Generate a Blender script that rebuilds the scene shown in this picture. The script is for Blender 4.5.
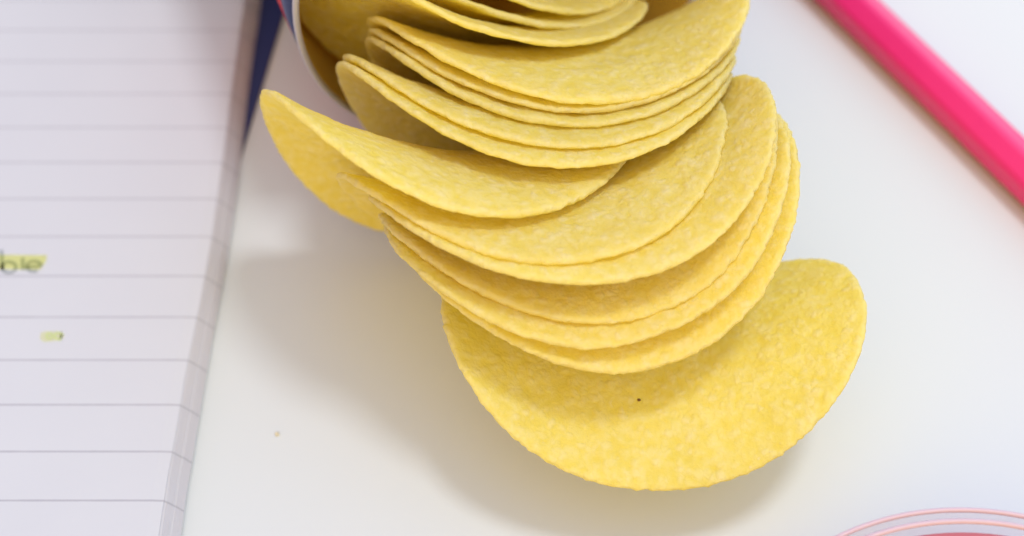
import bpy, bmesh, math, random
from mathutils import Vector, Matrix, Euler, noise

scene = bpy.context.scene
for o in list(bpy.data.objects):
    bpy.data.objects.remove(o, do_unlink=True)
COL = scene.collection
CM = 0.01
rnd = random.Random(7)

# ------------------------------------------------------------------ camera
PITCH = math.radians(55.0)
FPX = 1350.0
DIST = FPX / 60.0 * CM
cd = bpy.data.cameras.new("camera")
cam = bpy.data.objects.new("camera", cd)
COL.objects.link(cam)
cd.sensor_width = 36.0
cd.lens = FPX / 1024.0 * 36.0
cd.clip_start = 0.005
cd.clip_end = 50.0
cam.location = (0.0, -DIST * math.cos(PITCH), DIST * math.sin(PITCH))
cam.rotation_euler = (math.pi / 2 - PITCH, 0.0, 0.0)
cd.dof.use_dof = True
cd.dof.focus_distance = 0.188
cd.dof.aperture_fstop = 9.5
cd.dof.aperture_blades = 8
scene.camera = cam

# ------------------------------------------------------------------ world, lamps, exposure
w = bpy.data.worlds.new("World")
scene.world = w
w.use_nodes = True
bg = w.node_tree.nodes["Background"]
wn_, wl_ = w.node_tree.nodes, w.node_tree.links
wtc = wn_.new("ShaderNodeTexCoord")
def ambient_side(vec, lo, hi):
    """how far a world direction lies towards vec"""
    d = wn_.new("ShaderNodeVectorMath"); d.operation = 'DOT_PRODUCT'
    d.inputs[1].default_value = Vector(vec).normalized()
    wl_.new(wtc.outputs["Generated"], d.inputs[0])
    r = wn_.new("ShaderNodeMapRange"); r.interpolation_type = 'SMOOTHSTEP'
    r.inputs["From Min"].default_value = lo; r.inputs["From Max"].default_value = hi
    wl_.new(d.outputs["Value"], r.inputs["Value"])
    return r.outputs["Result"]
def ambient_mix(fac, a_out, col):
    m = wn_.new("ShaderNodeMix"); m.data_type = 'RGBA'
    wl_.new(fac, m.inputs["Factor"])
    if a_out is None: m.inputs["A"].default_value = (0.84, 0.945, 1.14, 1.0)
    else: wl_.new(a_out, m.inputs["A"])
    m.inputs["B"].default_value = (*col, 1.0)
    return m.outputs["Result"]
# cool ambient; warm front-left and blue-violet back-left tints added to colour the shadows
warm = ambient_mix(ambient_side((-0.55, -0.80, 0.25), 0.15, 0.95), None, (2.25, 1.66, 0.55))
wl_.new(ambient_mix(ambient_side((-0.90, 0.38, 0.05), 0.15, 0.85), warm, (0.30, 0.32, 0.95)), bg.inputs[0])
bg.inputs[1].default_value = 1.06

def area_lamp(name, loc, target, size, power, color):
    d = bpy.data.lights.new(name, 'AREA')
    d.shape = 'DISK'
    d.size = size
    d.energy = power
    d.color = color
    o = bpy.data.objects.new(name, d)
    COL.objects.link(o)
    o.location = loc
    o.rotation_euler = (Vector(target) - Vector(loc)).to_track_quat('-Z', 'Y').to_euler()
    return o

area_lamp("window_lamp", (0.27, 0.12, 1.05), (0.0, 0.0, 0.0), 0.20, 4.7, (0.95, 0.985, 1.0))
area_lamp("back_fill", (0.72, 1.10, 0.56), (0.0, 0.0, 0.02), 0.7, 2.4, (0.95, 0.985, 1.0))  # unseen fill added from behind for the chip faces and pencil sheen
area_lamp("overhead_fill", (0.12, -0.25, 1.2), (0.0, 0.0, 0.02), 1.4, 0.8, (0.95, 0.985, 1.0))  # unseen overhead fill, added to soften the shade on the chips

scene.view_settings.view_transform = 'Standard'
scene.view_settings.look = 'None'
scene.view_settings.exposure = -0.14
scene.view_settings.gamma = 1.0
scene.view_settings.use_curve_mapping = False
scene.cycles.use_denoising = True
scene.cycles.max_bounces = 10
scene.cycles.diffuse_bounces = 6
scene.cycles.transmission_bounces = 8

# ------------------------------------------------------------------ helpers
def tag(o, label=None, cat=None, group=None, kind=None):
    if label: o["label"] = label
    if cat: o["category"] = cat
    if group: o["group"] = group
    if kind: o["kind"] = kind
    return o

def mesh_obj(name, verts, faces, mat, parent=None, smooth=True, uv=None):
    me = bpy.data.meshes.new(name)
    me.from_pydata([tuple(c * CM for c in v) for v in verts], [], faces)
    me.update()
    if smooth:
        me.polygons.foreach_set("use_smooth", [True] * len(me.polygons))
    me.materials.append(mat)
    o = bpy.data.objects.new(name, me)
    COL.objects.link(o)
    if parent:
        o.parent = parent
    return o

def empty(name, loc, rot=(0, 0, 0)):
    o = bpy.data.objects.new(name, None)
    o.empty_display_size = 0.01
    COL.objects.link(o)
    o.location = tuple(c * CM for c in loc)
    o.rotation_euler = rot
    return o

def lathe(profile, n=128, closed=True):
    """profile: list of (r, z); spun round the z axis"""
    vs, fs = [], []
    m = len(profile)
    for r, z in profile:
        for i in range(n):
            a = 2 * math.pi * i / n
            vs.append((r * math.cos(a), r * math.sin(a), z))
    for k in range(m if closed else m - 1):
        k2 = (k + 1) % m
        for i in range(n):
            j = (i + 1) % n
            fs.append((k * n + i, k * n + j, k2 * n + j, k2 * n + i))
    return vs, fs

def new_mat(name):
    m = bpy.data.materials.new(name)
    m.use_nodes = True
    nt = m.node_tree
    return m, nt, nt.nodes["Principled BSDF"], nt.nodes, nt.links

def simple_mat(name, col, rough=0.5, metal=0.0, spec=0.5):
    m, nt, b, N, L = new_mat(name)
    b.inputs["Base Color"].default_value = (*col, 1)
    b.inputs["Roughness"].default_value = rough
    b.inputs["Metallic"].default_value = metal
    b.inputs["Specular IOR Level"].default_value = spec
    return m

# ------------------------------------------------------------------ materials
def table_material():
    m, nt, b, N, L = new_mat("white_laminate")
    tc = N.new("ShaderNodeTexCoord")
    n1 = N.new("ShaderNodeTexNoise"); n1.inputs["Scale"].default_value = 30; n1.inputs["Detail"].default_value = 5
    L.new(tc.outputs["Object"], n1.inputs["Vector"])
    mx = N.new("ShaderNodeMix"); mx.data_type = 'RGBA'
    mx.inputs["A"].default_value = (0.612, 0.645, 0.678, 1)
    mx.inputs["B"].default_value = (0.630, 0.660, 0.690, 1)
    L.new(n1.outputs["Fac"], mx.inputs["Factor"])
    L.new(mx.outputs["Result"], b.inputs["Base Color"])
    b.inputs["Roughness"].default_value = 0.38
    b.inputs["Specular IOR Level"].default_value = 0.35
    n2 = N.new("ShaderNodeTexNoise"); n2.inputs["Scale"].default_value = 900
    L.new(tc.outputs["Object"], n2.inputs["Vector"])
    bp = N.new("ShaderNodeBump"); bp.inputs["Strength"].default_value = 0.05; bp.inputs["Distance"].default_value = 0.0002
    L.new(n2.outputs["Fac"], bp.inputs["Height"]); L.new(bp.outputs["Normal"], b.inputs["Normal"])
    return m

def chip_material():
    m, nt, b, N, L = new_mat("fried_potato_dough")
    tc = N.new("ShaderNodeTexCoord")
    oi = N.new("ShaderNodeObjectInfo")
    off = N.new("ShaderNodeVectorMath"); off.operation = 'SCALE'; off.inputs[3].default_value = 3.0
    comb = N.new("ShaderNodeCombineXYZ")
    for k in range(3):
        L.new(oi.outputs["Random"], comb.inputs[k])
    L.new(comb.outputs[0], off.inputs[0])
    add = N.new("ShaderNodeVectorMath"); add.operation = 'ADD'
    L.new(tc.outputs["Object"], add.inputs[0]); L.new(off.outputs[0], add.inputs[1])
    P = add.outputs[0]
    def nz(scale, det, rough=0.55):
        n = N.new("ShaderNodeTexNoise"); n.inputs["Scale"].default_value = scale
        n.inputs["Detail"].default_value = det; n.inputs["Roughness"].default_value = rough
        L.new(P, n.inputs["Vector"]); return n.outputs["Fac"]
    def ramp(src, pts):
        r = N.new("ShaderNodeValToRGB")
        while len(r.color_ramp.elements) > 1: r.color_ramp.elements.remove(r.color_ramp.elements[0])
        r.color_ramp.elements[0].position = pts[0][0]; r.color_ramp.elements[0].color = (*pts[0][1], 1)
        for p, c in pts[1:]:
            e = r.color_ramp.elements.new(p); e.color = (*c, 1)
        L.new(src, r.inputs[0]); return r.outputs[0]
    big = nz(70, 3)
    mid = nz(560, 3.0, 0.55)
    base = ramp(mid, [(0.25, (0.885, 0.755, 0.15)), (0.46, (0.905, 0.795, 0.215)), (0.60, (0.925, 0.835, 0.31)), (0.76, (0.945, 0.88, 0.46))])
    tone = ramp(big, [(0.3, (0.93, 0.91, 0.84)), (0.7, (1.0, 1.0, 1.0))])
    mul = N.new("ShaderNodeMix"); mul.data_type = 'RGBA'; mul.blend_type = 'MULTIPLY'; mul.inputs["Factor"].default_value = 1
    L.new(base, mul.inputs["A"]); L.new(tone, mul.inputs["B"])
    # small blisters of uneven size, a little paler on top
    wv = N.new("ShaderNodeTexNoise"); wv.inputs["Scale"].default_value = 500; wv.inputs["Detail"].default_value = 2
    L.new(P, wv.inputs["Vector"])
    wadd = N.new("ShaderNodeVectorMath"); wadd.operation = 'MULTIPLY_ADD'; wadd.inputs[1].default_value = (0.0016, 0.0016, 0.0016)
    L.new(wv.outputs["Color"], wadd.inputs[0]); L.new(P, wadd.inputs[2])
    v2 = N.new("ShaderNodeTexVoronoi"); v2.feature = 'F1'; v2.inputs["Scale"].default_value = 780
    L.new(wadd.outputs[0], v2.inputs["Vector"])
    dm = N.new("ShaderNodeMapRange"); dm.interpolation_type = 'SMOOTHSTEP'
    dm.inputs["From Min"].default_value = 0.80; dm.inputs["From Max"].default_value = 0.10
    L.new(v2.outputs["Distance"], dm.inputs["Value"])
    sepc = N.new("ShaderNodeSeparateColor"); L.new(v2.outputs["Color"], sepc.inputs[0])
    rr_ = N.new("ShaderNodeMapRange"); rr_.inputs["From Min"].default_value = 0.0; rr_.inputs["From Max"].default_value = 1.0
    L.new(sepc.outputs[0], rr_.inputs["Value"])
    dmu = N.new("ShaderNodeMath"); dmu.operation = 'MULTIPLY'
    L.new(dm.outputs["Result"], dmu.inputs[0]); L.new(rr_.outputs["Result"], dmu.inputs[1])
    dome = dmu.outputs[0]
    dsc = N.new("ShaderNodeMath"); dsc.operation = 'MULTIPLY'; dsc.inputs[1].default_value = 0.60
    L.new(dome, dsc.inputs[0])
    pal = N.new("ShaderNodeMix"); pal.data_type = 'RGBA'
    L.new(dsc.outputs[0], pal.inputs["Factor"]); L.new(mul.outputs["Result"], pal.inputs["A"]); pal.inputs["B"].default_value = (0.955, 0.89, 0.54, 1)
    mul = pal
    # pale salt and flour grains
    vo = N.new("ShaderNodeTexVoronoi"); vo.inputs["Scale"].default_value = 520
    L.new(P, vo.inputs["Vector"])
    lt = N.new("ShaderNodeMath"); lt.operation = 'LESS_THAN'; lt.inputs[1].default_value = 0.13
    L.new(vo.outputs["Distance"], lt.inputs[0])
    sel = nz(95, 2)
    gt = N.new("ShaderNodeMath"); gt.operation = 'GREATER_THAN'; gt.inputs[1].default_value = 0.63
    L.new(sel, gt.inputs[0])
    gm = N.new("ShaderNodeMath"); gm.operation = 'MULTIPLY'
    L.new(lt.outputs[0], gm.inputs[0]); L.new(gt.outputs[0], gm.inputs[1])
    gs = N.new("ShaderNodeMath"); gs.operation = 'MULTIPLY'; gs.inputs[1].default_value = 0.4
    L.new(gm.outputs[0], gs.inputs[0])
    mx = N.new("ShaderNodeMix"); mx.data_type = 'RGBA'
    at = N.new("ShaderNodeAttribute"); at.attribute_name = "trimmed"
    rs_ = N.new("ShaderNodeMath"); rs_.operation = 'MULTIPLY'; rs_.inputs[1].default_value = 0.4
    L.new(at.outputs["Fac"], rs_.inputs[0])
    rm = N.new("ShaderNodeMix"); rm.data_type = 'RGBA'
    L.new(rs_.outputs[0], rm.inputs["Factor"]); L.new(mul.outputs["Result"], rm.inputs["A"]); rm.inputs["B"].default_value = (0.93, 0.86, 0.52, 1)
    L.new(gs.outputs[0], mx.inputs["Factor"])
    L.new(rm.outputs["Result"], mx.inputs["A"]); mx.inputs["B"].default_value = (0.88, 0.82, 0.60, 1)
    L.new(mx.outputs["Result"], b.inputs["Base Color"])
    b.inputs["Roughness"].default_value = 0.55
    b.inputs["Specular IOR Level"].default_value = 0.28
    # bump: blisters, pits, grain
    fine = nz(1600, 2, 0.5)
    h1 = N.new("ShaderNodeMath"); h1.operation = 'MULTIPLY_ADD'; h1.inputs[1].default_value = 0.75
    L.new(mid, h1.inputs[0])
    h0 = N.new("ShaderNodeMath"); h0.operation = 'MULTIPLY'; h0.inputs[1].default_value = 0.20
    L.new(fine, h0.inputs[0]); L.new(h0.outputs[0], h1.inputs[2])
    h2 = N.new("ShaderNodeMath"); h2.operation = 'MULTIPLY_ADD'; h2.inputs[1].default_value = 0.32
    L.new(dome, h2.inputs[0]); L.new(h1.outputs[0], h2.inputs[2])
    h3 = N.new("ShaderNodeMath"); h3.operation = 'MULTIPLY_ADD'; h3.inputs[1].default_value = 0.35
    L.new(gm.outputs[0], h3.inputs[0]); L.new(h2.outputs[0], h3.inputs[2])
    bp = N.new("ShaderNodeBump"); bp.inputs["Strength"].default_value = 0.55; bp.inputs["Distance"].default_value = 0.0008
    L.new(h3.outputs[0], bp.inputs["Height"]); L.new(bp.outputs["Normal"], b.inputs["Normal"])
    # thin fried dough lets some light through
    tr = N.new("ShaderNodeBsdfTranslucent")
    tr.inputs["Color"].default_value = (1.0, 0.87, 0.13, 1)
    L.new(bp.outputs["Normal"], tr.inputs["Normal"])
    ms = N.new("ShaderNodeMixShader"); ms.inputs[0].default_value = 0.46
    L.new(b.outputs[0], ms.inputs[1]); L.new(tr.outputs[0], ms.inputs[2])
    out = N["Material Output"]
    L.new(ms.outputs[0], out.inputs["Surface"])
    return m

def paper_material(name, first, pitch, col=(0.585, 0.60, 0.66)):
    """ruled paper: thin grey-violet lines across, at y = first + k * pitch (metres, object space)"""
    m, nt, b, N, L = new_mat(name)
    tc = N.new("ShaderNodeTexCoord")
    sp = N.new("ShaderNodeSeparateXYZ"); L.new(tc.outputs["Object"], sp.inputs[0])
    wn = N.new("ShaderNodeTexNoise"); wn.inputs["Scale"].default_value = 350; wn.inputs["Detail"].default_value = 3
    L.new(tc.outputs["Object"], wn.inputs["Vector"])
    a = N.new("ShaderNodeMath"); a.operation = 'SUBTRACT'; a.inputs[1].default_value = first
    L.new(sp.outputs["Y"], a.inputs[0])
    d = N.new("ShaderNodeMath"); d.operation = 'DIVIDE'; d.inputs[1].default_value = pitch
    L.new(a.outputs[0], d.inputs[0])
    d2 = N.new("ShaderNodeMath"); d2.operation = 'ADD'; d2.inputs[1].default_value = 0.5
    L.new(d.outputs[0], d2.inputs[0])
    fr = N.new("ShaderNodeMath"); fr.operation = 'FRACT'; L.new(d2.outputs[0], fr.inputs[0])
    s5 = N.new("ShaderNodeMath"); s5.operation = 'SUBTRACT'; s5.inputs[1].default_value = 0.5; L.new(fr.outputs[0], s5.inputs[0])
    ab = N.new("ShaderNodeMath"); ab.operation = 'ABSOLUTE'; L.new(s5.outputs[0], ab.inputs[0])
    wm = N.new("ShaderNodeMath"); wm.operation = 'MULTIPLY_ADD'; wm.inputs[1].default_value = 0.012; wm.inputs[2].default_value = 0.013
    L.new(wn.outputs["Fac"], wm.inputs[0])
    lt = N.new("ShaderNodeMath"); lt.operation = 'LESS_THAN'; L.new(ab.outputs[0], lt.inputs[0]); L.new(wm.outputs[0], lt.inputs[1])
    n1 = N.new("ShaderNodeTexNoise"); n1.inputs["Scale"].default_value = 60; n1.inputs["Detail"].default_value = 6
    L.new(tc.outputs["Object"], n1.inputs["Vector"])
    pm = N.new("ShaderNodeMix"); pm.data_type = 'RGBA'
    pm.inputs["A"].default_value = (col[0] * 0.97, col[1] * 0.97, col[2] * 0.975, 1)
    pm.inputs["B"].default_value = (col[0] * 1.03, col[1] * 1.03, col[2] * 1.02, 1)
    L.new(n1.outputs["Fac"], pm.inputs["Factor"])
    mx = N.new("ShaderNodeMix"); mx.data_type = 'RGBA'
    L.new(lt.outputs[0], mx.inputs["Factor"]); L.new(pm.outputs["Result"], mx.inputs["A"])
    mx.inputs["B"].default_value = (0.43, 0.43, 0.49, 1)
    L.new(mx.outputs["Result"], b.inputs["Base Color"])
    b.inputs["Roughness"].default_value = 0.75
    b.inputs["Specular IOR Level"].default_value = 0.2
    return m

def liner_material():
    m, nt, b, N, L = new_mat("foil_lined_card")
    tc = N.new("ShaderNodeTexCoord")
    n1 = N.new("ShaderNodeTexNoise"); n1.inputs["Scale"].default_value = 90; n1.inputs["Detail"].default_value = 4
    L.new(tc.outputs["Object"], n1.inputs["Vector"])
    mx = N.new("ShaderNodeMix"); mx.data_type = 'RGBA'
    mx.inputs["A"].default_value = (0.60, 0.38, 0.07, 1); mx.inputs["B"].default_value = (0.68, 0.46, 0.10, 1)
    L.new(n1.outputs["Fac"], mx.inputs["Factor"]); L.new(mx.outputs["Result"], b.inputs["Base Color"])
    b.inputs["Metallic"].default_value = 0.55
    b.inputs["Roughness"].default_value = 0.42
    return m

def pencil_material():
    m, nt, b, N, L = new_mat("pink_lacquer")
    tc = N.new("ShaderNodeTexCoord")
    n1 = N.new("ShaderNodeTexNoise"); n1.inputs["Scale"].default_value = 120; n1.inputs["Detail"].default_value = 4
    L.new(tc.outputs["Object"], n1.inputs["Vector"])
    mx = N.new("ShaderNodeMix"); mx.data_type = 'RGBA'
    mx.inputs["A"].default_value = (0.78, 0.018, 0.17, 1); mx.inputs["B"].default_value = (0.83, 0.024, 0.19, 1)
    L.new(n1.outputs["Fac"], mx.inputs["Factor"]); L.new(mx.outputs["Result"], b.inputs["Base Color"])
    b.inputs["Roughness"].default_value = 0.42
    b.inputs["Coat Weight"].default_value = 0.15
    b.inputs["Coat Roughness"].default_value = 0.2
    return m

def glass_material():
    m = bpy.data.materials.new("pale_pink_glass")
    m.use_nodes = True
    nt = m.node_tree; N = nt.nodes; L = nt.links
    b = N["Principled BSDF"]
    b.inputs["Base Color"].default_value = (0.78, 0.52, 0.56, 1)
    b.inputs["Roughness"].default_value = 0.08
    t = N.new("ShaderNodeBsdfTransparent"); t.inputs[0].default_value = (0.985, 0.965, 0.97, 1)
    lw = N.new("ShaderNodeLayerWeight"); lw.inputs["Blend"].default_value = 0.06
    ms = N.new("ShaderNodeMixShader")
    L.new(lw.outputs["Facing"], ms.inputs[0]); L.new(t.outputs[0], ms.inputs[1]); L.new(b.outputs[0], ms.inputs[2])
    L.new(ms.outputs[0], N["Material Output"].inputs["Surface"])
    return m

def marker_material():
    m = bpy.data.materials.new("yellow_highlighter_ink")
    m.use_nodes = True
    nt = m.node_tree; N = nt.nodes; L = nt.links
    N.remove(N["Principled BSDF"])
    t = N.new("ShaderNodeBsdfTransparent")
    t.inputs[0].default_value = (0.98, 0.985, 0.62, 1)
    L.new(t.outputs[0], N["Material Output"].inputs["Surface"])
    return m

M_TABLE = table_material()
M_CHIP = chip_material()
M_PAPER = paper_material("ruled_paper", 0.080992, 0.007932)
M_EDGE = paper_material("page_edges", 0.080992, 0.007932 , (0.57, 0.565, 0.63))
M_LINER = liner_material()
M_CAN = simple_mat("navy_printed_card", (0.012, 0.020, 0.12), 0.35)
M_WEDGE = simple_mat("navy_wedge_sheet", (0.020, 0.026, 0.11), 0.5)
M_RED = simple_mat("red_printed_card", (0.55, 0.02, 0.03), 0.35)
M_RIM = simple_mat("white_card_rim", (0.43, 0.415, 0.52), 0.45)
M_TIN = simple_mat("tin_plate", (0.62, 0.62, 0.64), 0.3, 1.0)
M_PENCIL = pencil_material()
M_WOOD = simple_mat("pencil_wood", (0.62, 0.42, 0.24), 0.7)
M_LEAD = simple_mat("pencil_lead", (0.6, 0.02, 0.14), 0.45)
M_GLASS = glass_material()
M_BEAD = simple_mat("pink_glass_bead", (0.62, 0.44, 0.50), 0.45)
M_SAUCE = simple_mat("red_fruit_jelly", (0.60, 0.16, 0.19), 0.25)
M_INK = simple_mat("grey_violet_ink", (0.31, 0.34, 0.36), 0.6)
M_INKG = simple_mat("green_ink", (0.56, 0.64, 0.46), 0.6)
M_MARK = marker_material()
M_FAINT = marker_material()
M_FAINT.name = "faint_highlighter_ink"
M_FAINT.node_tree.nodes["Transparent BSDF"].inputs[0].default_value = (0.985, 0.985, 0.78, 1)
M_SPECK = simple_mat("toasted_speck", (0.16, 0.075, 0.015), 0.7)
M_CRUMB = simple_mat("pale_crumb", (0.62, 0.56, 0.42), 0.8)

# ------------------------------------------------------------------ table
def rounded_slab(name, x0, x1, y0, y1, z0, z1, mat, parent=None, bevel=0.0, smooth=False):
    vs = [(x, y, z) for z in (z0, z1) for (x, y) in ((x0, y0), (x1, y0), (x1, y1), (x0, y1))]
    fs = [(0, 3, 2, 1), (4, 5, 6, 7), (0, 1, 5, 4), (1, 2, 6, 5), (2, 3, 7, 6), (3, 0, 4, 7)]
    o = mesh_obj(name, vs, fs, mat, parent, smooth)
    if bevel:
        bm = bmesh.new(); bm.from_mesh(o.data)
        bmesh.ops.bevel(bm, geom=list(bm.edges), offset=bevel * CM, segments=3, affect='EDGES', profile=0.5)
        bm.to_mesh(o.data); bm.free()
    return o

tag(rounded_slab("table_top", -70, 70, -60, 60, -2.5, 0.0, M_TABLE, None, 0.3), kind='structure')

# ------------------------------------------------------------------ tube the chips slide out of
CAN_R = 3.75
CAN_LEN = 15.0
can = empty("snack_tube", (0.2, 3.05, CAN_R + 0.012), (0, 0, 0))
axis = Vector((-math.sin(math.radians(22.0)), math.cos(math.radians(22.0)), 0))   # from the mouth inwards
can.rotation_euler = axis.to_track_quat('Z', 'Y').to_euler()
tag(can, "navy snack tube on its side with golden lining, chips sliding from its mouth", "snack tube")
r_o, r_i = CAN_R, CAN_R - 0.13
vs, fs = lathe([(r_o - 0.03, 0.16), (r_o - 0.03, 1.0), (r_o - 0.03, CAN_LEN - 0.2), (r_o - 0.10, CAN_LEN - 0.2), (r_o - 0.10, 1.0), (r_o - 0.10, 0.16)])
body = mesh_obj("tube_body", vs, fs, M_CAN, can)
vs, fs = lathe([(r_o - 0.02, 0.9), (r_o - 0.02, 4.2), (r_o - 0.029, 4.2), (r_o - 0.029, 0.9)])
band = mesh_obj("printed_band", vs, fs, M_RED, body)
vs, fs = lathe([(r_o - 0.102, 0.10), (r_o - 0.102, CAN_LEN - 0.25), (r_i - 0.005, CAN_LEN - 0.25), (r_i - 0.005, 0.10)])
mesh_obj("inner_lining", vs, fs, M_LINER, can)
prof = []
for k in range(14):
    a = 2 * math.pi * k / 14
    prof.append((r_o - 0.07 + 0.05 * math.cos(a), 0.075 + 0.055 * math.sin(a)))
vs, fs = lathe(prof)
mesh_obj("rolled_rim", vs, fs, M_RIM, can)
vs, fs = lathe([(0.001, CAN_LEN - 0.3), (r_o - 0.12, CAN_LEN - 0.3), (r_o - 0.11, CAN_LEN), (r_o, CAN_LEN), (r_o, CAN_LEN - 0.19), (r_o - 0.2, CAN_LEN - 0.19), (0.001, CAN_LEN - 0.2)], closed=False)
mesh_obj("tin_base", vs, fs, M_TIN, can)

# ------------------------------------------------------------------ chips
def chip_mesh(L, W, a, b, seed, th=0.10):
    """saddle-shaped crisp: z = a u^2 - b v^2 over an oval, with a blistered skin and a ragged rim"""
    NR, NT = 44, 320
    def rim(t):
        p = Vector((math.cos(t) * 2.2, math.sin(t) * 2.2, seed * 3.7))
        q = Vector((math.cos(t) * 26, math.sin(t) * 26, seed * 1.3))
        q2 = Vector((math.cos(t) * 62, math.sin(t) * 62, seed * 2.3))
        return 1 + 0.008 * noise.noise(p) + 0.008 * noise.noise(q) + 0.010 * noise.noise(q2)
    top, bot = [], []
    def pt(r, t, side):
        c_, s_ = math.cos(t), math.sin(t)
        u = r * math.copysign(abs(c_) ** (2 / 2.3), c_)
        v = r * math.copysign(abs(s_) ** (2 / 2.3), s_)
        x, y = L * u, W * v
        z = a * u * u - b * v * v
        n = Vector((-2 * a * u / L, 2 * b * v / W, 1)).normalized()
        # overall warp, blisters and grain
        z += 0.05 * noise.noise(Vector((x * 0.55, y * 0.55, seed * 5.1))) * r
        bl = 0.020 * noise.noise(Vector((x * 3.2, y * 3.2, seed * 2.3 + side * 9)))
        bl += 0.011 * noise.noise(Vector((x * 8.5, y * 8.5, seed * 4.3 + side * 5)))
        bl += 0.006 * noise.noise(Vector((x * 19, y * 19, seed * 1.9 + side * 3)))
        edge = 1.0 if r < 0.985 else max(0.0, (1.0 - r) / 0.015) ** 0.5
        h = side * (th * 0.5 * (0.32 + 0.68 * edge)) + bl
        p = Vector((x, y, z)) + n * h
        return (p.x, p.y, p.z)
    rs = [0.0] + [((k / (NR - 1)) ** 0.85) for k in range(1, NR)]
    rs[-2] = 0.985
    vs, fs = [], []
    for side in (1, -1):
        base = len(vs)
        vs.append(pt(0, 0, side))
        for r in rs[1:]:
            for i in range(NT):
                t = 2 * math.pi * i / NT
                vs.append(pt(r * (rim(t) if r > 0.8 else 1 + (rim(t) - 1) * r), t, side))
        def idx(k, i): return base + 1 + (k - 1) * NT + (i % NT)
        for i in range(NT):
            f = (base, idx(1, i), idx(1, i + 1)); fs.append(f if side == 1 else f[::-1])
            for k in range(1, len(rs) - 1):
                f = (idx(k, i), idx(k + 1, i), idx(k + 1, i + 1), idx(k, i + 1)); fs.append(f if side == 1 else f[::-1])
    h = len(vs) // 2
    last = 1 + (len(rs) - 2) * NT
    for i in range(NT):
        j = (i + 1) % NT
        fs.append((last + j, last + i, h + last + i, h + last + j))
    per = [0.0] + [max(0.0, min(1.0, (r - 0.982) / 0.012)) for r in rs[1:] for i in range(NT)]
    return vs, fs, per + per

CHIPS = {
 1: (2.0439, -2.3108, 1.4209, -0.2778, -0.0000, 0.0361, 3.0348, 2.2489, 0.8638, 0.7853),
 2: (1.3683, -1.0137, 2.2184, -0.5787, -0.0654, 0.3730, 3.0040, 2.4120, 1.0193, 1.0099),
 3: (1.2241, -1.0408, 2.4841, -0.5913, -0.0692, 0.3251, 2.9703, 2.2987, 0.9130, 0.8154),
 4: (1.1537, -0.6106, 2.4855, -0.6843, -0.0920, 0.3936, 2.9789, 2.3857, 0.9692, 1.0110),
 5: (1.0368, -0.7268, 2.8916, -0.7025, -0.0071, 0.3855, 2.9893, 2.3175, 0.8946, 0.7028),
 6: (0.3706, -0.2845, 2.6803, -0.8733, 0.0594, 0.3164, 2.8818, 2.5423, 0.6948, 1.0768),
 7: (-0.9340, 0.0256, 2.8942, -0.9892, 0.2732, 0.1264, 2.8000, 2.3591, 0.6889, 1.0626),
 8: (0.3487, 0.7806, 2.5880, -1.0504, 0.1266, 0.0811, 3.0255, 2.3732, 0.9385, 0.9504),
 9: (0.4463, 1.1408, 2.6115, -0.9661, 0.1191, 0.1091, 3.0237, 2.3827, 0.8680, 0.7843),
 10: (0.6527, 1.5907, 2.5311, -0.9597, 0.1018, 0.1155, 2.9190, 2.3770, 0.8589, 0.7780),
 11: (0.7297, 1.9221, 2.6785, -0.8833, 0.0936, 0.1604, 2.9460, 2.3763, 0.8084, 0.7593),
 12: (0.7895, 2.1993, 2.9381, -0.7890, 0.1147, 0.2539, 2.9790, 2.4542, 0.7383, 0.8001),
 13: (-0.7224, 2.4930, 2.9929, -0.9568, 0.4267, 0.2363, 2.9573, 2.1734, 0.8997, 0.5711),
 14: (-0.3882, 3.2931, 2.3520, -0.8647, 0.4371, 0.5786, 2.7630, 2.1802, 0.8938, 0.5603),
 15: (-0.6603, 3.9878, 2.6610, -0.6317, 0.4761, 0.7852, 2.9987, 2.4175, 0.8669, 0.7841),
}
CHIP_LABELS = {
 1: "front yellow potato chip lying almost flat on the white table with a dark speck",
 2: "lowest leaning potato chip, resting directly over the flat front chip",
 3: "potato chip second up in the leaning stack above the flat front chip",
 4: "potato chip third up in the leaning stack above the flat front chip",
 5: "fourth chip up in the leaning stack, just under the broad smooth chip",
 6: "broad smooth potato chip topping the lower stack, under the raised chip",
 7: "potato chip with its pale tip raised farthest out beside the notebook",
 8: "lowest chip of the upper stack at the tube mouth, over the deep golden gap",
 9: "second lowest chip of the upper stack, left tip paired with the chip under it",
 10: "lowest of the three chips with recessed left tips at the tube mouth",
 11: "middle one of the three chips with recessed left tips at the tube mouth",
 12: "top chip of the upper stack at the tube mouth, showing a broad pale face",
 13: "nearest of the chips still inside the tube, with the lowest curved edge there",
 14: "middle one of the chips still inside the tube behind the leaning stack",
 15: "farthest visible chip still inside the tube, behind two others",
}
chip_objs = {}
for k in sorted(CHIPS):
    x, y, z, rx, ry, rz, L_, W_, a_, b_ = CHIPS[k]
    vs, fs, trim = chip_mesh(L_, W_, a_, b_, k * 1.37)
    o = mesh_obj("potato_chip", vs, fs, M_CHIP)
    o.data.attributes.new("trimmed", 'FLOAT', 'POINT').data.foreach_set("value", trim)
    o.location = (x * CM, y * CM, z * CM)
    o.rotation_euler = (rx, ry, rz)
    tag(o, CHIP_LABELS[k], "potato chip", "potato chips sliding out of the tube")
    chip_objs[k] = o

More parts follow.
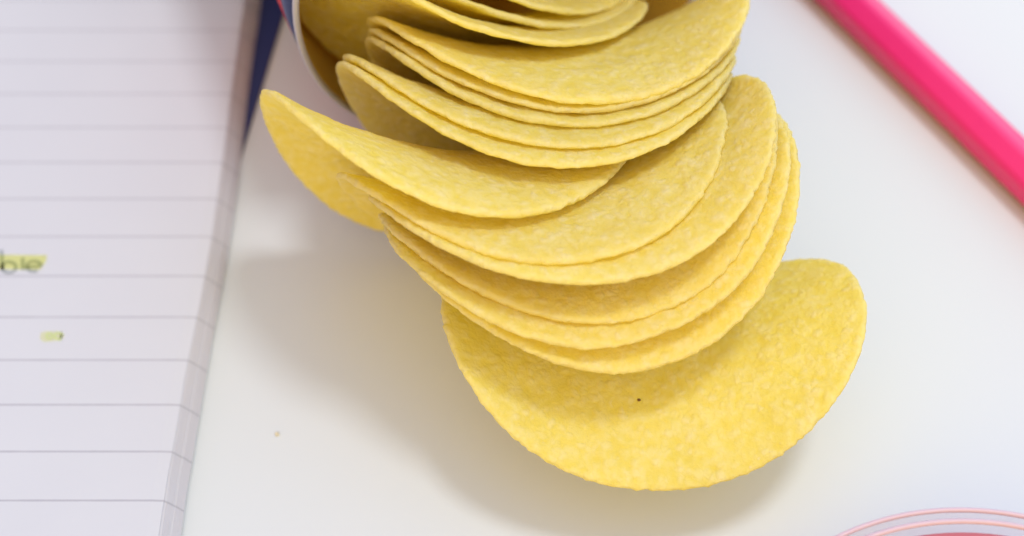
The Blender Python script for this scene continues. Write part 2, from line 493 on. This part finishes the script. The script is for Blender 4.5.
def speck(chip, u, v, r):
    x, y, z, rx, ry, rz, L_, W_, a_, b_ = CHIPS[chip]
    bm = bmesh.new()
    bmesh.ops.create_icosphere(bm, subdivisions=2, radius=r * CM)
    for vv in bm.verts:
        vv.co *= 1 + 0.25 * noise.noise(vv.co * 900 + Vector((chip, 0, 0)))
        vv.co.z *= 0.5
    me = bpy.data.meshes.new("dark_speck"); bm.to_mesh(me); bm.free()
    me.materials.append(M_SPECK)
    o = bpy.data.objects.new("dark_speck", me); COL.objects.link(o)
    o.parent = chip_objs[chip]
    o.location = (L_ * u * CM, W_ * v * CM, (a_ * u * u - b_ * v * v + 0.055) * CM)
speck(1, -0.090, -0.490, 0.028)
speck(3, 0.110, -0.880, 0.022)


# ------------------------------------------------------------------ notebook
NB_Y0, NB_Y1, NB_X0 = -15.0, 9.6, -21.0
nb = empty("notebook", (-13, -3, 0))
tag(nb, "ruled white notebook with two words marked in yellow highlighter", "notebook")
nb_off = Vector((-13, -3, 0))
def nb_mesh(name, verts, faces, mat, parent=None, smooth=False):
    p = parent or nb
    return mesh_obj(name, [tuple(Vector(v) - nb_off) for v in verts], faces, mat, p, smooth)

def edge_x(y):      # right-hand edge of the stack on the table
    return -4.84 + 0.09 * math.exp(-((y - 0.6) / 2.6) ** 2)
def sheet(name, outline, mat, parent=None):
    """outline: list of (x offset from the edge or absolute, z) from spine to fore-edge and back, swept along y"""
    NY = 100
    vs, fs = [], []
    m = len(outline)
    for j in range(NY + 1):
        y = NB_Y0 + (NB_Y1 - NB_Y0) * j / NY
        for (dx, z, absx) in outline:
            wob = 0.010 * noise.noise(Vector((dx * 3, y * 0.9, z * 9))) + 0.006 * noise.noise(Vector((z * 30, y * 3.1, 5)))
            X = NB_X0 if absx else edge_x(y) + dx + wob
            vs.append((X, y, z))
    for j in range(NY):
        for k in range(m):
            k2 = (k + 1) % m
            fs.append((j * m + k, j * m + k2, (j + 1) * m + k2, (j + 1) * m + k))
    fs.append(tuple(range(m))[::-1]); fs.append(tuple(NY * m + k for k in range(m)))
    o = nb_mesh(name, vs, fs, mat, parent)
    bm = bmesh.new(); bm.from_mesh(o.data); bmesh.ops.recalc_face_normals(bm, faces=bm.faces); bm.to_mesh(o.data); bm.free()
    return o
Z = 0.42
def steps(x0, z0, x1, z1, n):
    """the fore-edge of a group of sheets: n small steps"""
    out = []
    for i in range(n):
        f0, f1 = i / n, (i + 1) / n
        out.append((x0 + (x1 - x0) * f0, z0 + (z1 - z0) * (f0 + 0.15 / n), 0))
        out.append((x0 + (x1 - x0) * (f0 + 0.8 / n), z0 + (z1 - z0) * (f0 + 0.4 / n), 0))
    return out
cv = [(-4.22, 7.2, 0.002), (-4.84, 1.9, 0.002), (-5.6, -10.0, 0.002), (-20.9, -9.0, 0.002), (-20.0, 8.2, 0.002)]  # navy sheet added to darken the wedge between pages and tube
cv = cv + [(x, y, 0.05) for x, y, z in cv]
nb_mesh("navy_wedge", cv, [(4, 3, 2, 1, 0), (5, 6, 7, 8, 9)] + [(i, (i + 1) % 5, 5 + (i + 1) % 5, 5 + i) for i in range(5)], M_WEDGE)
sheet("lower_pages", [(0, 0.053, 1)] + steps(0.0, 0.053, -0.10, 0.24, 7) + [(-0.15, 0.24, 0), (0, 0.24, 1)], M_EDGE)
sheet("upper_pages", [(0, 0.245, 1)] + steps(-0.115, 0.245, -0.21, 0.39, 6) + [(-0.24, 0.39, 0), (0, 0.39, 1)], M_EDGE)
page = sheet("top_page", [(0, Z - 0.026, 1), (-0.25, Z - 0.026, 0), (-0.225, Z - 0.026, 0), (-0.225, Z - 0.012, 0), (-0.4, Z, 0), (-1.2, Z, 0), (0, Z, 1)], M_PAPER)

def stroke(name, pts, width, mat, z, parent):
    """a flat pen stroke following pts (x, y)"""
    vs, fs = [], []
    P = [Vector((p[0], p[1], 0)) for p in pts]
    for i, p in enumerate(P):
        d = (P[min(i + 1, len(P) - 1)] - P[max(i - 1, 0)]).normalized()
        n = Vector((-d.y, d.x, 0)) * width * 0.5
        for s in (1, -1):
            q = p + n * s
            vs.append((q.x, q.y, z))
    for i in range(len(P) - 1):
        fs.append((2 * i, 2 * i + 1, 2 * i + 3, 2 * i + 2))
    return vs, fs
def strokes(name, list_pts, width, mat, z):
    V, F = [], []
    for pts in list_pts:
        vs, fs = stroke(name, pts, width, mat, z, page)
        o = len(V); V += vs; F += [tuple(i + o for i in f) for f in fs]
    return nb_mesh(name, V, F, mat, page)
def arc(cx, cy, rx, ry, a0, a1, n=18):
    return [(cx + rx * math.cos(math.radians(a0 + (a1 - a0) * i / n)), cy + ry * math.sin(math.radians(a0 + (a1 - a0) * i / n))) for i in range(n + 1)]
WORD = [[(-8.393, 0.067), (-8.332, -0.174), (-8.290, -0.334)], [(-8.303, -0.303), (-8.311, -0.271), (-8.308, -0.239), (-8.296, -0.212), (-8.274, -0.191), (-8.245, -0.178), (-8.212, -0.175), (-8.177, -0.181), (-8.144, -0.197), (-8.115, -0.220), (-8.094, -0.249), (-8.081, -0.281), (-8.078, -0.314), (-8.086, -0.343), (-8.103, -0.368), (-8.129, -0.385), (-8.160, -0.393), (-8.194, -0.391), (-8.228, -0.380), (-8.260, -0.360), (-8.285, -0.334), (-8.303, -0.303)], [(-8.006, -0.094), (-7.989, -0.214), (-7.962, -0.304), (-7.934, -0.324)], [(-7.903, -0.274), (-7.669, -0.264), (-7.679, -0.236), (-7.698, -0.210), (-7.724, -0.188), (-7.755, -0.172), (-7.788, -0.162), (-7.822, -0.161), (-7.854, -0.167), (-7.881, -0.181), (-7.901, -0.201), (-7.912, -0.225), (-7.915, -0.253), (-7.908, -0.281), (-7.893, -0.308), (-7.869, -0.332), (-7.840, -0.351), (-7.808, -0.363), (-7.774, -0.367), (-7.741, -0.364), (-7.712, -0.354)]]
strokes("handwritten_word", WORD, 0.055, M_INK, Z + 0.006)
WORD2 = [[(-7.232, -1.600), (-7.242, -1.576), (-7.259, -1.557), (-7.281, -1.548), (-7.301, -1.551), (-7.316, -1.566), (-7.321, -1.588), (-7.316, -1.612), (-7.302, -1.634), (-7.282, -1.649), (-7.261, -1.652), (-7.243, -1.643), (-7.232, -1.624), (-7.232, -1.600)], [(-7.104, -1.570), (-7.124, -1.550), (-7.148, -1.541), (-7.171, -1.544), (-7.187, -1.560), (-7.194, -1.584), (-7.189, -1.612), (-7.175, -1.637), (-7.153, -1.654), (-7.129, -1.659), (-7.108, -1.652), (-7.094, -1.633), (-7.091, -1.607), (-7.099, -1.580)], [(-7.098, -1.544), (-7.080, -1.637), (-7.093, -1.693)]]
strokes("handwritten_word", WORD2, 0.035, M_INKG, Z + 0.006)
_p = [(-9.054, -0.024), (-7.615, -0.044), (-7.613, -0.174), (-7.679, -0.334), (-8.986, -0.314)]
nb_mesh("highlighter_mark", [(q[0], q[1], Z + 0.014) for q in _p], [tuple(range(len(_p)))], M_MARK, page)
_p = [(-7.421, -1.544), (-7.348, -1.516), (-7.094, -1.522), (-7.036, -1.581), (-7.079, -1.683), (-7.339, -1.720), (-7.414, -1.656)]
nb_mesh("highlighter_mark", [(q[0], q[1], Z + 0.014) for q in _p], [tuple(range(len(_p)))], M_FAINT, page)


# ------------------------------------------------------------------ pencil
p0 = Vector((6.32, 5.97, 0.40)); p1 = Vector((8.80, 1.73, 0.40))
pd = (p1 - p0).normalized()
tail = p0 - pd * 2.2
pencil = empty("pencil", tail)
pencil.rotation_euler = pd.to_track_quat('Z', 'Y').to_euler()
tag(pencil, "bright pink six-sided pencil lying on the white table", "pencil")
R6 = 0.435
def hexring(r, z, rot, n=96):
    """a six-sided section with rounded corners"""
    pts = []
    for i in range(n):
        a = 2 * math.pi * i / n
        d = (math.degrees(a) - rot + 30) % 60 - 30          # angle from the nearest facet's middle
        rr = r * min(0.866 / math.cos(math.radians(d)), 0.93)
        pts.append((rr * math.cos(a), rr * math.sin(a), z))
    return pts
def loft(rings, cap=True):
    vs, fs = [], []
    m = len(rings[0])
    for r in rings: vs += r
    for k in range(len(rings) - 1):
        for i in range(m):
            j = (i + 1) % m
            fs.append((k * m + i, k * m + j, (k + 1) * m + j, (k + 1) * m + i))
    if cap:
        fs.append(tuple(range(m))[::-1]); fs.append(tuple((len(rings) - 1) * m + i for i in range(m)))
    return vs, fs
ROT = 66
vs, fs = loft([hexring(R6 * 0.9, 0, ROT), hexring(R6, 0.06, ROT), hexring(R6, 8, ROT), hexring(R6, 15.0, ROT), hexring(R6 * 0.97, 15.15, ROT)])
o = mesh_obj("pencil_body", vs, fs, M_PENCIL, pencil, True)
vs, fs = lathe([(0.001, 15.1), (0.385, 15.1), (0.13, 16.6), (0.001, 16.6)], 36, False)
mesh_obj("sharpened_wood", vs, fs, M_WOOD, pencil)
vs, fs = lathe([(0.001, 16.55), (0.13, 16.6), (0.03, 17.2), (0.001, 17.22)], 24, False)
mesh_obj("lead", vs, fs, M_LEAD, pencil)

# ------------------------------------------------------------------ glass dish
dish = empty("glass_dish", (5.92, -9.06, 0.0))
tag(dish, "round clear glass dish of red jelly standing at the table corner", "dish")
H = 2.0
prof = [(0.001, 0.01), (2.2, 0.01), (2.7, 0.06), (3.3, 0.6), (3.66, 1.3), (3.78, H - 0.08), (3.76, H - 0.02), (3.72, H), (3.66, H - 0.02), (3.635, H - 0.08), (3.52, 1.3), (3.15, 0.75), (2.6, 0.30), (0.001, 0.24)]
vs, fs = lathe(prof, 160, False)
bowl = mesh_obj("glass_bowl", vs, fs, M_GLASS, dish)
for rr, zz, tt in ((3.775, H - 0.03, 0.034), (3.615, H - 0.03, 0.036)):
    prof = [(rr + tt * math.cos(2 * math.pi * k / 12), zz + tt * math.sin(2 * math.pi * k / 12)) for k in range(12)]
    vs, fs = lathe(prof, 160)
    mesh_obj("rim_bead", vs, fs, M_BEAD, bowl)
prof = [(0.001, 0.27), (2.58, 0.33), (3.12, 0.78), (3.42, 1.28), (3.52, 1.82), (3.50, 1.87), (3.4, 1.88), (2.0, 1.875), (0.001, 1.875)]
vs, fs = lathe(prof, 128, False)
mesh_obj("red_jelly", vs, fs, M_SAUCE, dish)

# ------------------------------------------------------------------ crumb
bm = bmesh.new()
bmesh.ops.create_icosphere(bm, subdivisions=2, radius=0.035 * CM)
for v in bm.verts:
    v.co *= 1 + 0.5 * noise.noise(v.co * 3000)
    v.co.z *= 0.6
me = bpy.data.meshes.new("crumb"); bm.to_mesh(me); bm.free(); me.materials.append(M_CRUMB)
cr = bpy.data.objects.new("crumb", me); COL.objects.link(cr)
cr.location = (-0.03602, -0.03120, 0.00020)
tag(cr, "tiny pale crumb lying alone on the white table", "crumb")
